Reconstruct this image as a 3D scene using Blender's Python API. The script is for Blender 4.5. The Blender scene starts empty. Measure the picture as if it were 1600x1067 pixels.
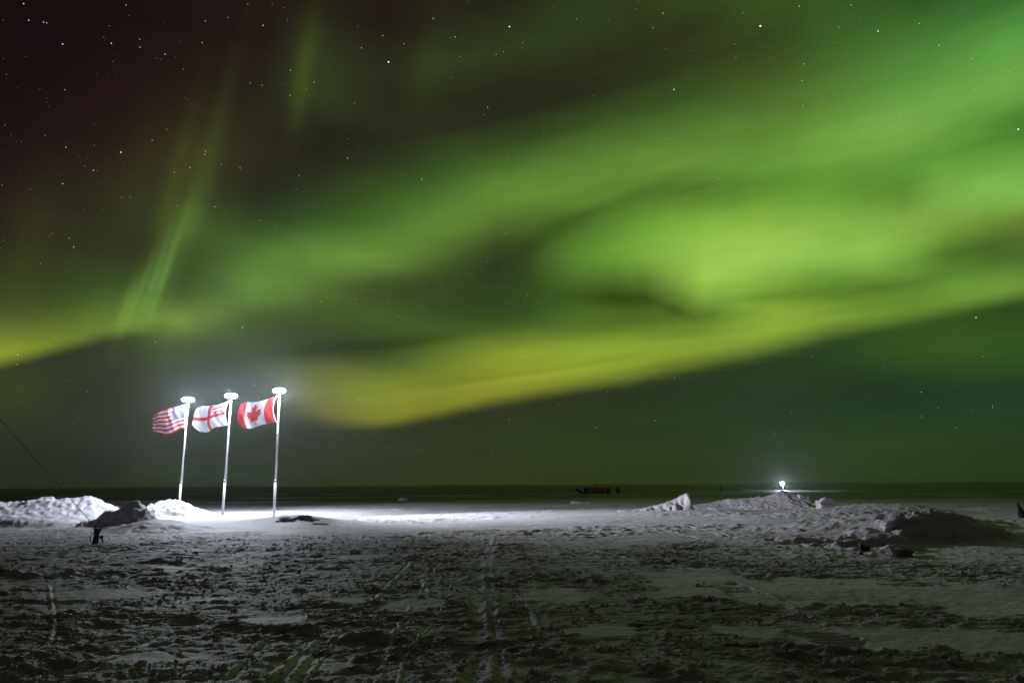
import bpy, bmesh, math, random
import time
_T = time.time()
import numpy as np
from mathutils import Vector, Matrix

random.seed(7)
SC = bpy.context.scene
C = SC.collection
R = math.radians

# ------------------------------------------------------------------ camera
F = 1120.0                      # focal length in photo pixels (photo is 1600 x 1067)
CAM_Z = 1.7
PITCH = math.atan(224.6 / F)
ROLL = R(0.36)
cd = bpy.data.cameras.new("camera")
cd.sensor_width = 36.0
cd.lens = 36.0 * F / 1600.0
cd.clip_start = 0.05
cd.clip_end = 20000
cam = bpy.data.objects.new("camera", cd)
C.objects.link(cam)
CAMM = Matrix.Rotation(R(90) + PITCH, 4, 'X') @ Matrix.Rotation(-ROLL, 4, 'Z')
cam.matrix_world = Matrix.Translation((0, 0, CAM_Z)) @ CAMM
SC.camera = cam
RM = np.array(CAMM.to_3x3())

SC.render.engine = 'CYCLES'
SC.view_settings.view_transform = 'Standard'
SC.view_settings.look = 'None'
SC.view_settings.exposure = 0.0
SC.view_settings.gamma = 1.0
SC.view_settings.use_curve_mapping = False
SC.cycles.use_denoising = True
SC.cycles.max_bounces = 5
SC.cycles.diffuse_bounces = 2
SC.cycles.volume_bounces = 0
SC.cycles.transparent_max_bounces = 6
SC.cycles.sample_clamp_indirect = 4.0
SC.cycles.use_adaptive_sampling = False

BEAM = 19500.0                  # watts of the rightmost lamp's sideways beam
LAMP = 1.0                      # overall strength of the lamp heads
HAZE = 0.00036


def ray(px, py):
    """world direction of a photo pixel"""
    d = RM @ np.array([(px - 800.0) / F, (533.5 - py) / F, -1.0])
    return d / np.linalg.norm(d)


def at(px, py, D):
    """the point seen at a photo pixel whose distance along +Y is D"""
    d = ray(px, py)
    t = D / d[1]
    return Vector((d[0] * t, D, CAM_Z + d[2] * t))


def on_ground(px, py, z=0.0):
    d = ray(px, py)
    t = (z - CAM_Z) / d[2]
    return np.array([d[0] * t, d[1] * t])


# ------------------------------------------------------------------ sky
# Aurora as a function of direction.  Colours of the sky are listed on a coarse
# grid and then resampled to azimuth / elevation so the shader is view independent.
SKX = list(range(0, 1601, 100))
SKY = {
 0:   [(22,13,14),(24,14,14),(26,17,16),(30,20,17),(32,22,19),(37,30,23),(34,26,20),(37,33,23),(38,37,25),(44,54,27),(48,60,28),(54,72,31),(60,84,35),(56,84,36),(50,78,36),(52,88,40),(62,114,48)],
 50:  [(24,14,15),(26,15,16),(28,18,17),(32,22,19),(34,24,21),(42,44,27),(36,30,22),(42,46,28),(46,58,30),(48,62,30),(46,54,28),(46,52,28),(50,66,32),(58,90,38),(66,108,44),(74,126,54),(88,150,64)],
 100: [(26,15,16),(28,17,17),(30,20,18),(34,26,21),(36,28,22),(46,54,30),(40,40,26),(47,58,32),(46,53,30),(45,47,28),(42,46,26),(52,62,30),(60,76,33),(72,106,42),(82,128,52),(90,148,62),(108,168,70)],
 150: [(28,16,17),(30,18,18),(34,22,20),(40,32,24),(40,36,26),(50,60,32),(44,48,28),(44,47,28),(40,38,26),(40,42,26),(50,64,32),(64,90,38),(76,104,42),(88,126,50),(100,152,64),(110,166,70),(108,162,68)],
 200: [(30,18,18),(32,22,20),(38,28,22),(48,44,28),(44,42,28),(39,37,26),(38,38,26),(42,44,28),(42,50,28),(56,76,34),(74,104,42),(86,122,46),(92,128,48),(106,152,60),(122,170,74),(108,162,64),(76,136,48)],
 250: [(34,22,20),(38,30,24),(44,36,26),(58,57,32),(44,42,28),(38,38,26),(44,52,30),(54,76,34),(68,98,39),(88,124,47),(102,142,54),(102,142,54),(98,142,54),(110,156,60),(104,156,60),(100,154,56),(106,158,62)],
 300: [(38,28,24),(42,38,26),(46,42,28),(56,62,33),(40,44,30),(46,58,32),(60,84,36),(74,108,42),(98,136,50),(98,136,50),(86,122,43),(84,122,42),(98,144,50),(100,150,52),(98,146,52),(124,174,74),(126,178,74)],
 350: [(40,34,26),(44,42,28),(44,44,30),(64,84,39),(52,70,36),(62,92,40),(76,112,43),(98,138,50),(78,104,39),(74,106,38),(104,150,52),(126,170,62),(138,180,70),(136,180,72),(132,174,70),(118,156,60),(100,126,48)],
 400: [(44,46,28),(44,46,28),(46,50,30),(60,76,36),(84,118,48),(100,140,56),(104,142,54),(74,98,40),(48,62,32),(92,134,45),(118,164,60),(150,192,80),(152,194,84),(138,184,74),(128,174,68),(80,120,40),(74,106,40)],
 450: [(54,62,32),(50,62,32),(60,84,38),(64,82,38),(98,136,55),(82,108,43),(60,76,36),(54,70,34),(52,70,34),(70,100,36),(78,104,36),(140,180,70),(122,164,58),(96,136,46),(92,128,44),(106,148,54),(112,150,56)],
 500: [(80,92,40),(84,102,38),(100,126,46),(96,122,50),(66,86,38),(62,80,36),(66,90,38),(62,84,36),(58,82,36),(80,108,36),(84,112,36),(104,136,44),(134,164,56),(120,150,52),(118,152,52),(106,148,54),(112,150,56)],
 550: [(136,150,46),(120,140,44),(84,104,44),(60,76,40),(62,80,44),(60,72,36),(60,76,34),(100,122,40),(132,148,46),(138,162,50),(134,160,50),(132,156,52),(134,164,56),(120,150,52),(118,152,52),(106,148,54),(112,150,56)],
 600: [(130,142,46),(110,130,44),(70,84,44),(54,64,46),(60,74,50),(106,116,44),(118,132,42),(124,134,42),(134,142,42),(136,150,46),(130,150,46),(120,140,44),(120,150,50),(120,150,52),(118,152,52),(106,148,54),(112,150,56)],
 650: [(120,130,46),(90,110,44),(60,70,44),(54,64,46),(56,66,46),(104,108,44),(130,134,44),(128,134,42),(134,142,42),(136,150,46),(130,150,46),(120,140,44),(120,150,50),(120,150,52),(118,152,52),(106,148,54),(112,150,56)],
}
# below the arcs
SKB = {
 400: [(50,52,36)] * 9 + [(44,58,33)] * 4 + [(44,66,34)] * 4,
 500: [(50,50,34),(46,50,34),(46,54,36),(60,80,40),(68,88,40)] + [(48,56,34)] * 5 + [(42,54,32),(42,56,32),(42,60,33),(46,70,32),(54,80,33),(54,78,32),(46,74,32)],
 550: [(46,50,33),(44,48,33),(46,52,35),(58,72,40),(62,82,46)] + [(48,54,34)] * 5 + [(42,52,32),(40,54,32),(42,60,33),(42,66,34),(50,78,33),(54,84,34),(52,82,34)],
 600: [(54,62,33),(46,52,34),(44,50,37),(48,58,44),(50,62,46),(48,56,38),(46,52,34),(46,50,32),(46,50,32),(44,50,32),(40,50,32),(38,54,32),(38,56,34),(36,56,32),(35,55,33),(36,57,33),(36,58,35)],
 650: [(54,62,34),(46,54,36),(44,52,38),(46,56,42),(46,58,44),(44,52,36),(44,50,34),(46,50,32),(44,52,32),(42,54,32),(40,54,32),(38,56,32),(38,56,33),(36,58,34),(36,58,34),(36,60,36),(36,58,36)],
 700: [(44,52,34),(42,50,36),(42,52,37),(44,54,38),(46,54,38),(44,54,36),(44,54,34),(44,54,32),(44,56,31),(44,58,30),(42,58,30),(42,58,30),(40,58,30),(42,62,30),(44,64,30),(44,64,30),(42,62,30)],
 760: [(34,40,33),(34,42,34),(38,46,34),(40,50,35),(40,50,35),(42,52,34),(42,52,32),(44,52,30),(44,52,28),(44,52,28),(42,52,28),(40,52,27),(40,52,27),(40,54,27),(42,56,28),(40,54,28),(38,52,28)],
}


def lin(c):
    c = np.asarray(c, float) / 255.0
    return np.where(c <= 0.04045, c / 12.92, ((c + 0.055) / 1.055) ** 2.4)


def table(tab):
    ys = sorted(tab)
    return np.array(ys, float), np.array([lin(tab[y]) ** 0.5 for y in ys])   # interpolate in sqrt space


def cr(p0, p1, p2, p3, t):
    return p1 + 0.5 * t * (p2 - p0 + t * (2 * p0 - 5 * p1 + 4 * p2 - p3 + t * (3 * (p1 - p2) + p3 - p0)))


def look(tabd, x, y):
    ys, T = tabd
    fx = min(max(x, 0), 1600) / 100.0
    i = min(int(fx), 15)
    tx = fx - i
    j = int(np.clip(np.searchsorted(ys, y) - 1, 0, len(ys) - 2))
    ty = min(max((y - ys[j]) / (ys[j + 1] - ys[j]), 0), 1)
    rows = []
    for jj in (j - 1, j, j + 1, j + 2):
        jj = min(max(jj, 0), len(ys) - 1)
        r = T[jj]
        a = [r[min(max(k, 0), 16)] for k in (i - 1, i, i + 1, i + 2)]
        rows.append(cr(*a, tx))
    v = np.maximum(cr(*rows, ty), 0.02)
    return v ** 2


TA, TB = table(SKY), table(SKB)
EX = [-400, 0, 300, 400, 450, 500, 550, 600, 650, 700, 800, 900, 1000, 1100, 1200, 1300, 1400, 1500, 1600, 2000]
EY = [640, 640, 638, 640, 646, 658, 663, 662, 654, 643, 620, 602, 586, 566, 541, 519, 500, 481, 461, 385]


def edge(x):
    # smoothed a little so the ramps have no kinks
    return float(np.mean([np.interp(x + d, EX, EY) for d in (-24, -12, 0, 12, 24)]))


def sm(a, b, x):
    t = min(max((x - a) / (b - a), 0.0), 1.0)
    return t * t * (3 - 2 * t)


LX, LY = [-400, 0, 60, 120, 190, 260], [650, 566, 551, 535, 517, 508]
# (x0, y0, x1, y1, half width, gain rgb (added, linear))
RAYS = [
 (184, 514, 212, 440, 7, (.050, .080, .010)), (196, 508, 240, 400, 5, (.035, .070, .010)), (212, 502, 262, 385, 9, (.040, .085, .014)),
 (236, 488, 276, 375, 6, (.050, .110, .016)), (262, 430, 352, 150, 15, (.014, .021, .002)), (230, 470, 262, 370, 4, (.02, .04, .006)),
 (236, 420, 292, 210, 12, (.016, .020, .000)), (262, 450, 318, 290, 16, (.016, .034, .006)),
 (463, 182, 480, 70, 15, (.018, .032, .002)), (480, 120, 494, 0, 20, (.006, .010, .001)),
 (655, 150, 680, 60, 26, (.004, .010, .000)), (150, 480, 200, 280, 26, (.006, .010, .000)),
 (30, 480, 60, 330, 26, (.010, .012, .000)), (95, 480, 120, 380, 18, (.006, .012, .000)),
 (10, 640, 30, 580, 40, (.012, .016, .000)),
]
# dark lanes and bright streaks: x, y, angle (deg, up to the right), length, width, multiplier
SHARP = [
 (545, 543, 5, 130, 11, .60), (670, 527, 6, 80, 10, .80), (975, 466, 0, 85, 14, .55), (1048, 482, -20, 42, 8, .70), (1215, 462, 3, 75, 9, .76),
 (850, 372, 28, 60, 13, .76), (945, 322, 18, 120, 13, .78), (895, 326, 20, 130, 9, 1.10), (1080, 296, 6, 90, 11, .87), (1520, 388, 11, 100, 13, .80),
 (1390, 446, 10, 110, 9, .84), (640, 600, 10, 120, 4, .92), (840, 577, 9, 150, 5, .86), (1010, 574, 9, 120, 6, .88), (1180, 512, 8, 300, 7, 1.10), (800, 592, 9, 110, 6, 1.10),
]
LANES = [
 (1080, 487, -4, 70, 11, .62),
 (770, 455, 30, 90, 50, .84), 
 (1390, 300, -50, 40, 32, .76), (1500, 226, -2, 70, 13, .82), (1570, 190, -5, 45, 22, .80),
 
 (700, 555, 12, 120, 5, .90), (930, 508, 4, 140, 9, .92),
 (1110, 440, 70, 30, 28, 1.10), (1350, 410, 10, 50, 30, 1.12), (1150, 400, 5, 170, 28, 1.04), (1310, 480, 9, 200, 8, 1.12),
 (1000, 522, 7, 170, 9, 1.14), (790, 590, 9, 130, 8, 1.10), (285, 500, 20, 100, 15, 1.45), (1585, 300, -12, 100, 15, 1.10),
]


def sky_colour(x, y):
    y0 = max(y, -60)
    w = y - edge(x)
    wd = np.interp(x, [450, 600, 1000, 1200, 1400, 1600], [26, 13, 20, 26, 18, 16])
    k = sm(-wd, wd, w)
    if x < 460:
        k = max(k, sm(560, 640, y) * (1 - sm(400, 480, x))) * sm(190, 300, x)
    a = look(TA, x, min(y0, 650))
    b = look(TB, x, max(y0, 400))
    c = a * (1 - k) + b * k
    for (px, py, ang, ln, wi, m) in LANES:
        ca, sa = math.cos(R(ang)), math.sin(R(ang))
        dx, dy = x - px, -(y - py)
        u, v = dx * ca + dy * sa, -dx * sa + dy * ca
        g = math.exp(-(u / ln) ** 2 - (v / wi) ** 2)
        c = c * (1 + (m - 1) * g)
    return c


# ray curtains are separate, evaluated in the shader; everything else goes through ramps
def azel(px, py):
    d = ray(px, py)
    return math.degrees(math.atan2(d[0], d[1])), math.degrees(math.asin(d[2]))


def pix(az, el):
    d = np.array([math.sin(R(az)) * math.cos(R(el)), math.cos(R(az)) * math.cos(R(el)), math.sin(R(el))])
    c = RM.T @ d
    z = max(-c[2], 0.12)
    return 800 + F * c[0] / z, 533.5 - F * c[1] / z


world = bpy.data.worlds.new("World")
SC.world = world
world.use_nodes = True
nt = world.node_tree
nt.nodes.clear()
N = nt.nodes.new
L = nt.links.new


def nmath(op, a, b=None, c=None, clamp=False):
    n = N('ShaderNodeMath')
    n.operation = op
    n.use_clamp = clamp
    for i, v in enumerate((a, b, c)):
        if v is None:
            continue
        if isinstance(v, (int, float)):
            n.inputs[i].default_value = v
        else:
            L(v, n.inputs[i])
    return n.outputs[0]


tc = N('ShaderNodeTexCoord')
sp = N('ShaderNodeSeparateXYZ')
L(tc.outputs['Generated'], sp.inputs[0])
AZ = nmath('MULTIPLY', nmath('ARCTAN2', sp.outputs[0], sp.outputs[1]), 180 / math.pi)
EL = nmath('MULTIPLY', nmath('ARCSINE', sp.outputs[2]), 180 / math.pi)
# gentle domain warp so that the curtains never look ruled
wn = N('ShaderNodeTexNoise')
wn.inputs['Scale'].default_value = 9.0
wn.inputs['Detail'].default_value = 2.0
L(tc.outputs['Generated'], wn.inputs['Vector'])
EL = nmath('ADD', EL, nmath('MULTIPLY', nmath('SUBTRACT', wn.outputs[0], 0.5), 0.5))

AZ0, AZ1 = -37.5, 37.5


def edge_el(az):
    # elevation of the arc's lower edge at this azimuth
    lo, hi = 0.0, 45.0
    for _ in range(30):
        mid = (lo + hi) / 2
        x, y = pix(az, mid)
        if y > edge(x):
            lo = mid
        else:
            hi = mid
    return lo


NS = 32
WS = [-26, -15, -11, -8.5, -6.8, -5.4, -4.2, -3.2, -2.4, -1.7, -1.2, -.8, -.5, -.2, .1, .45, .85, 1.3, 1.8, 2.4] + \
     [3.0 + .6 * i for i in range(15)] + [12.2, 13.2, 14.3, 15.5, 16.8, 18.3, 20, 22, 24.2, 26.8, 30, 34, 38]


def ramp_field(a0, a1):
    azs = np.linspace(a0, a1, NS)
    ee = np.array([edge_el(a) for a in azs])
    u = nmath('MINIMUM', nmath('MAXIMUM', nmath('DIVIDE', nmath('SUBTRACT', AZ, a0), a1 - a0), 0.0), 1.0)
    fc = N('ShaderNodeFloatCurve')
    cv = fc.mapping.curves[0]
    cv.points[0].location = (0, ee[0] / 30)
    cv.points[-1].location = (1, ee[-1] / 30)
    for i in range(1, NS - 1):
        cv.points.new(i / (NS - 1), ee[i] / 30)
    fc.mapping.update()
    L(u, fc.inputs['Value'])
    W = nmath('SUBTRACT', EL, nmath('MULTIPLY', fc.outputs[0], 30.0))   # degrees above the arc's edge
    prev = None
    for j, wv in enumerate(WS):
        rp = N('ShaderNodeValToRGB')
        el_ = rp.color_ramp.elements
        for i in range(NS):
            x, y = pix(azs[i], ee[i] + wv)
            c = sky_colour(min(max(x, -40), 1640), min(max(y, -60), 765))
            if i == 0:
                e = el_[0]
                e.position = 0
            elif i == NS - 1:
                e = el_[-1]
                e.position = 1
            else:
                e = el_.new(i / (NS - 1))
            e.color = (float(c[0]), float(c[1]), float(c[2]), 1)
        L(u, rp.inputs[0])
        if prev is None:
            prev = rp.outputs[0]
        else:
            t = nmath('DIVIDE', nmath('SUBTRACT', W, WS[j - 1]), wv - WS[j - 1])   # the mix clamps it
            mx = N('ShaderNodeMix')
            mx.data_type = 'RGBA'
            L(t, mx.inputs[0])
            L(prev, mx.inputs[6])
            L(rp.outputs[0], mx.inputs[7])
            prev = mx.outputs[2]
    return prev


prev = ramp_field(AZ0, AZ1)

# the left arc: its own sharp lower edge, dark green night below it
lz = [azel(x, y) for x, y in zip(LX, LY)]
fl_ = N('ShaderNodeFloatCurve')
cvl = fl_.mapping.curves[0]
l0, l1 = lz[1][0] - 8, lz[-1][0] + 1
for i, aa in enumerate(np.linspace(l0, l1, 12)):
    x = pix(aa, 10)[0]
    e_ = float(np.interp(aa, [q[0] for q in lz], [q[1] for q in lz])) / 30
    if i == 0:
        cvl.points[0].location = (0, e_)
    elif i == 11:
        cvl.points[-1].location = (1, e_)
    else:
        cvl.points.new(i / 11, e_)
fl_.mapping.update()
L(nmath('MINIMUM', nmath('MAXIMUM', nmath('DIVIDE', nmath('SUBTRACT', AZ, l0), l1 - l0), 0.0), 1.0), fl_.inputs['Value'])
below = N('ShaderNodeMapRange')
below.interpolation_type = 'SMOOTHSTEP'
below.inputs['From Min'].default_value = -.7
below.inputs['From Max'].default_value = .75
L(nmath('SUBTRACT', nmath('MULTIPLY', fl_.outputs[0], 30.0), EL), below.inputs[0])
lf = N('ShaderNodeMapRange')
lf.interpolation_type = 'SMOOTHSTEP'
lf.inputs['From Min'].default_value = azel(190, 520)[0]
lf.inputs['From Max'].default_value = azel(300, 520)[0]
lf.inputs['To Min'].default_value = 1
lf.inputs['To Max'].default_value = 0
L(AZ, lf.inputs[0])
rb = N('ShaderNodeValToRGB')
for i, (e_, c) in enumerate([(0, (35, 42, 34)), (.12, (38, 46, 35)), (.35, (43, 51, 37)), (.6, (47, 54, 36)), (.85, (46, 51, 34)), (1, (48, 51, 34))]):
    q = rb.color_ramp.elements[0] if i == 0 else rb.color_ramp.elements[-1] if i == 5 else rb.color_ramp.elements.new(e_)
    q.position = e_
    q.color = (*[float(v) for v in lin(c)], 1)
L(nmath('DIVIDE', EL, 12.0), rb.inputs[0])
mx = N('ShaderNodeMix')
mx.data_type = 'RGBA'
L(nmath('MULTIPLY', below.outputs[0], lf.outputs[0]), mx.inputs[0])
L(prev, mx.inputs[6])
L(rb.outputs[0], mx.inputs[7])
prev = mx.outputs[2]


def vmath(op, a, b, out=0):
    n = N('ShaderNodeVectorMath')
    n.operation = op
    for i, v in enumerate((a, b)):
        if v is None:
            continue
        if isinstance(v, (tuple, list)):
            n.inputs[i].default_value = v
        else:
            L(v, n.inputs[i])
    return n.outputs[out]


# aurora rays: thin, tall gaussians along lines in azimuth / elevation
comb = N('ShaderNodeCombineXYZ')
L(AZ, comb.inputs[0])
L(EL, comb.inputs[1])
for (x0, y0, x1, y1, wd, g) in RAYS:
    a0, e0 = azel(x0, y0)
    a1, e1 = azel(x1, y1)
    mp = N('ShaderNodeMapping')
    mp.vector_type = 'TEXTURE'
    mp.inputs['Location'].default_value = ((a0 + a1) / 2, (e0 + e1) / 2, 0)
    mp.inputs['Rotation'].default_value = (0, 0, math.atan2(e1 - e0, a1 - a0))
    mp.inputs['Scale'].default_value = (math.hypot(a1 - a0, e1 - e0) * 0.62, wd / F * 57.3, 1)
    L(comb.outputs[0], mp.inputs[0])
    ln = N('ShaderNodeVectorMath')
    ln.operation = 'DOT_PRODUCT'
    L(mp.outputs[0], ln.inputs[0])
    L(mp.outputs[0], ln.inputs[1])
    gs = nmath('POWER', math.e, nmath('MULTIPLY', ln.outputs['Value'], -1.0))
    sc_ = N('ShaderNodeVectorMath')
    sc_.operation = 'SCALE'
    sc_.inputs[0].default_value = g
    L(gs, sc_.inputs['Scale'])
    prev = vmath('ADD', prev, sc_.outputs[0])
fac = None
for (x0, y0, ang, ln_, wi, m_) in SHARP:
    dx, dy = math.cos(R(ang)) * ln_, math.sin(R(ang)) * ln_
    a0, e0 = azel(x0 - dx, y0 + dy)
    a1, e1 = azel(x0 + dx, y0 - dy)
    mp = N('ShaderNodeMapping')
    mp.vector_type = 'TEXTURE'
    mp.inputs['Location'].default_value = ((a0 + a1) / 2, (e0 + e1) / 2, 0)
    mp.inputs['Rotation'].default_value = (0, 0, math.atan2(e1 - e0, a1 - a0))
    mp.inputs['Scale'].default_value = (math.hypot(a1 - a0, e1 - e0) * 0.5, wi / F * 57.3, 1)
    L(comb.outputs[0], mp.inputs[0])
    dt = N('ShaderNodeVectorMath')
    dt.operation = 'DOT_PRODUCT'
    L(mp.outputs[0], dt.inputs[0])
    L(mp.outputs[0], dt.inputs[1])
    f_ = nmath('MULTIPLY_ADD', nmath('POWER', 1 / math.e, dt.outputs['Value']), m_ - 1, 1.0)
    fac = f_ if fac is None else nmath('MULTIPLY', fac, f_)
sc_ = N('ShaderNodeVectorMath')
sc_.operation = 'SCALE'
L(prev, sc_.inputs[0])
L(fac, sc_.inputs['Scale'])
prev = sc_.outputs[0]
# soft mottling of the glow
n2 = N('ShaderNodeTexNoise')
n2.inputs['Scale'].default_value = 1.0
n2.inputs['Detail'].default_value = 5.0
n2.inputs['Roughness'].default_value = 0.6
mp = N('ShaderNodeMapping')
mp.inputs['Rotation'].default_value = (0, R(10), 0)
mp.inputs['Scale'].default_value = (5, 5, 26)
L(tc.outputs['Generated'], mp.inputs[0])
L(mp.outputs[0], n2.inputs['Vector'])
mt = N('ShaderNodeMapRange')
mt.inputs['From Min'].default_value = 0.25
mt.inputs['From Max'].default_value = 0.75
mt.inputs['To Min'].default_value = 0.88
mt.inputs['To Max'].default_value = 1.12
L(n2.outputs[0], mt.inputs[0])
# faint upright curtain striations
cz = N('ShaderNodeCombineXYZ')
L(nmath('SUBTRACT', AZ, nmath('MULTIPLY', EL, 0.25)), cz.inputs[0])
L(nmath('MULTIPLY', EL, 0.07), cz.inputs[1])
n3 = N('ShaderNodeTexNoise')
n3.inputs['Scale'].default_value = 0.45
n3.inputs["Detail"].default_value = 2.0
n3.inputs['Roughness'].default_value = 0.65
L(cz.outputs[0], n3.inputs['Vector'])
sc_ = N('ShaderNodeVectorMath')
sc_.operation = 'SCALE'
L(prev, sc_.inputs[0])
L(nmath('MULTIPLY', mt.outputs[0], nmath('MULTIPLY_ADD', n3.outputs[0], 0.07, 0.965)), sc_.inputs['Scale'])
prev = sc_.outputs[0]
# the sky behind and far to the sides: plain dark green night, slightly lighter low down
fade = nmath('DIVIDE', nmath('SUBTRACT', nmath('ABSOLUTE', AZ), 37.0), 45.0)
mx = N('ShaderNodeMix')
mx.data_type = 'RGBA'
L(fade, mx.inputs[0])
L(prev, mx.inputs[6])
mx.inputs[7].default_value = (0.014, 0.014, 0.010, 1)
# overhead the green thins out into the dim red-brown seen at the upper left
zen = N('ShaderNodeMix')
zen.data_type = 'RGBA'
L(nmath('DIVIDE', nmath('SUBTRACT', EL, 38.0), 12.0), zen.inputs[0])
L(mx.outputs[2], zen.inputs[6])
zen.inputs[7].default_value = (0.013, 0.0085, 0.0085, 1)
bg = N('ShaderNodeBackground')
L(zen.outputs[2], bg.inputs['Color'])
bg.inputs['Strength'].default_value = 1.0
wo = N('ShaderNodeOutputWorld')
L(bg.outputs[0], wo.inputs[0])
world.cycles.sampling_method = 'MANUAL'
world.cycles.sample_map_resolution = 256


print('sky', time.time() - _T)
# ------------------------------------------------------------------ materials
def mat(name, col, rough=0.6, metal=0.0, noise=None, bump=None, emit=None, trans=0.0):
    """noise = (scale, dark colour, amount) ; bump = (scale, distance)"""
    m = bpy.data.materials.new(name)
    m.use_nodes = True
    t = m.node_tree
    b = t.nodes['Principled BSDF']
    b.inputs['Base Color'].default_value = (*col, 1)
    b.inputs['Roughness'].default_value = rough
    b.inputs['Metallic'].default_value = metal
    co = t.nodes.new('ShaderNodeTexCoord')
    if noise:
        n = t.nodes.new('ShaderNodeTexNoise')
        n.inputs['Scale'].default_value = noise[0]
        n.inputs['Detail'].default_value = 6
        t.links.new(co.outputs['Object'], n.inputs['Vector'])
        r = t.nodes.new('ShaderNodeMapRange')
        r.inputs['From Min'].default_value = .4
        r.inputs['From Max'].default_value = .65
        r.inputs['To Max'].default_value = noise[2]
        t.links.new(n.outputs[0], r.inputs[0])
        x = t.nodes.new('ShaderNodeMix')
        x.data_type = 'RGBA'
        x.inputs[6].default_value = (*col, 1)
        x.inputs[7].default_value = (*noise[1], 1)
        t.links.new(r.outputs[0], x.inputs[0])
        t.links.new(x.outputs[2], b.inputs['Base Color'])
    if bump:
        n = t.nodes.new('ShaderNodeTexNoise')
        n.inputs['Scale'].default_value = bump[0]
        n.inputs['Detail'].default_value = 5
        t.links.new(co.outputs['Object'], n.inputs['Vector'])
        u = t.nodes.new('ShaderNodeBump')
        u.inputs['Distance'].default_value = bump[1]
        t.links.new(n.outputs[0], u.inputs['Height'])
        t.links.new(u.outputs[0], b.inputs['Normal'])
    if trans:
        tr = t.nodes.new('ShaderNodeBsdfTranslucent')
        tr.inputs[0].default_value = (*col, 1)
        ms = t.nodes.new('ShaderNodeMixShader')
        ms.inputs[0].default_value = trans
        t.links.new(b.outputs[0], ms.inputs[1])
        t.links.new(tr.outputs[0], ms.inputs[2])
        t.links.new(ms.outputs[0], t.nodes['Material Output'].inputs[0])
    if emit:
        b.inputs['Emission Color'].default_value = (*emit[0], 1)
        b.inputs['Emission Strength'].default_value = emit[1]
    return m


def snow_material(name='snow'):
    m = bpy.data.materials.new(name)
    m.use_nodes = True
    t = m.node_tree
    n, l = t.nodes.new, t.links.new
    b = t.nodes['Principled BSDF']
    b.inputs['Roughness'].default_value = .62
    b.inputs['Specular IOR Level'].default_value = .25
    geo = n('ShaderNodeNewGeometry')
    at_ = n('ShaderNodeAttribute')
    at_.attribute_name = 'trodden'          # churned, soiled snow, with shade put into its dark colour
    ab = n('ShaderNodeAttribute')
    ab.attribute_name = 'bare_ice'          # wind-swept dark ice far out

    def noise(sc, det, rough=.55, stretch=None):
        x = n('ShaderNodeTexNoise')
        x.inputs['Scale'].default_value = sc
        x.inputs['Detail'].default_value = det
        x.inputs['Roughness'].default_value = rough
        if stretch:
            mp = n('ShaderNodeMapping')
            mp.inputs['Scale'].default_value = stretch
            l(geo.outputs['Position'], mp.inputs[0])
            l(mp.outputs[0], x.inputs['Vector'])
        else:
            l(geo.outputs['Position'], x.inputs['Vector'])
        return x.outputs[0]

    def mr(v, a, b_, c=0., d=1.):
        x = n('ShaderNodeMapRange')
        x.interpolation_type = 'SMOOTHSTEP'
        for i, q in enumerate((a, b_, c, d)):
            x.inputs[i + 1].default_value = q
        l(v, x.inputs[0])
        return x.outputs[0]

    def mul(a, b_):
        x = n('ShaderNodeMath')
        x.operation = 'MULTIPLY'
        for i, q in enumerate((a, b_)):
            if isinstance(q, float):
                x.inputs[i].default_value = q
            else:
                l(q, x.inputs[i])
        return x.outputs[0]

    def mix(f, a, b_):
        x = n('ShaderNodeMix')
        x.data_type = 'RGBA'
        l(f, x.inputs[0])
        for i, q in ((6, a), (7, b_)):
            if isinstance(q, tuple):
                x.inputs[i].default_value = (*q, 1)
            else:
                l(q, x.inputs[i])
        return x.outputs[2]

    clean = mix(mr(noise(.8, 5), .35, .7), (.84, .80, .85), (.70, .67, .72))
    dirt_shade = mr(noise(5.0, 9, .74, (.55, 1.6, 1)), .44, .62)  # dark blotches, deepened to stand in for shade among the broken snow
    churned_shaded = mix(dirt_shade, (.60, .57, .59), (.15, .135, .14))
    churned_shaded = mix(mr(noise(.35, 3), .45, .62), churned_shaded, (.56, .53, .55))
    col = mix(at_.outputs['Fac'], clean, churned_shaded)
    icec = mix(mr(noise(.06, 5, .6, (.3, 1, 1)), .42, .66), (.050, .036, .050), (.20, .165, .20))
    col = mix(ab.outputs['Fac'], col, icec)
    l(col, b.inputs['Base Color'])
    # fine relief
    bp = n('ShaderNodeBump')
    bp.inputs['Distance'].default_value = .03
    l(noise(14, 7, .62), bp.inputs['Height'])
    bp2 = n('ShaderNodeBump')
    bp2.inputs['Distance'].default_value = .012
    l(noise(55, 4, .6), bp2.inputs['Height'])
    l(bp.outputs[0], bp2.inputs['Normal'])
    st = n('ShaderNodeMath')
    st.operation = 'MULTIPLY_ADD'
    l(at_.outputs['Fac'], st.inputs[0])
    st.inputs[1].default_value = .6
    st.inputs[2].default_value = .3
    l(st.outputs[0], bp.inputs['Strength'])
    l(st.outputs[0], bp2.inputs['Strength'])
    l(bp2.outputs[0], b.inputs['Normal'])
    return m


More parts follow.
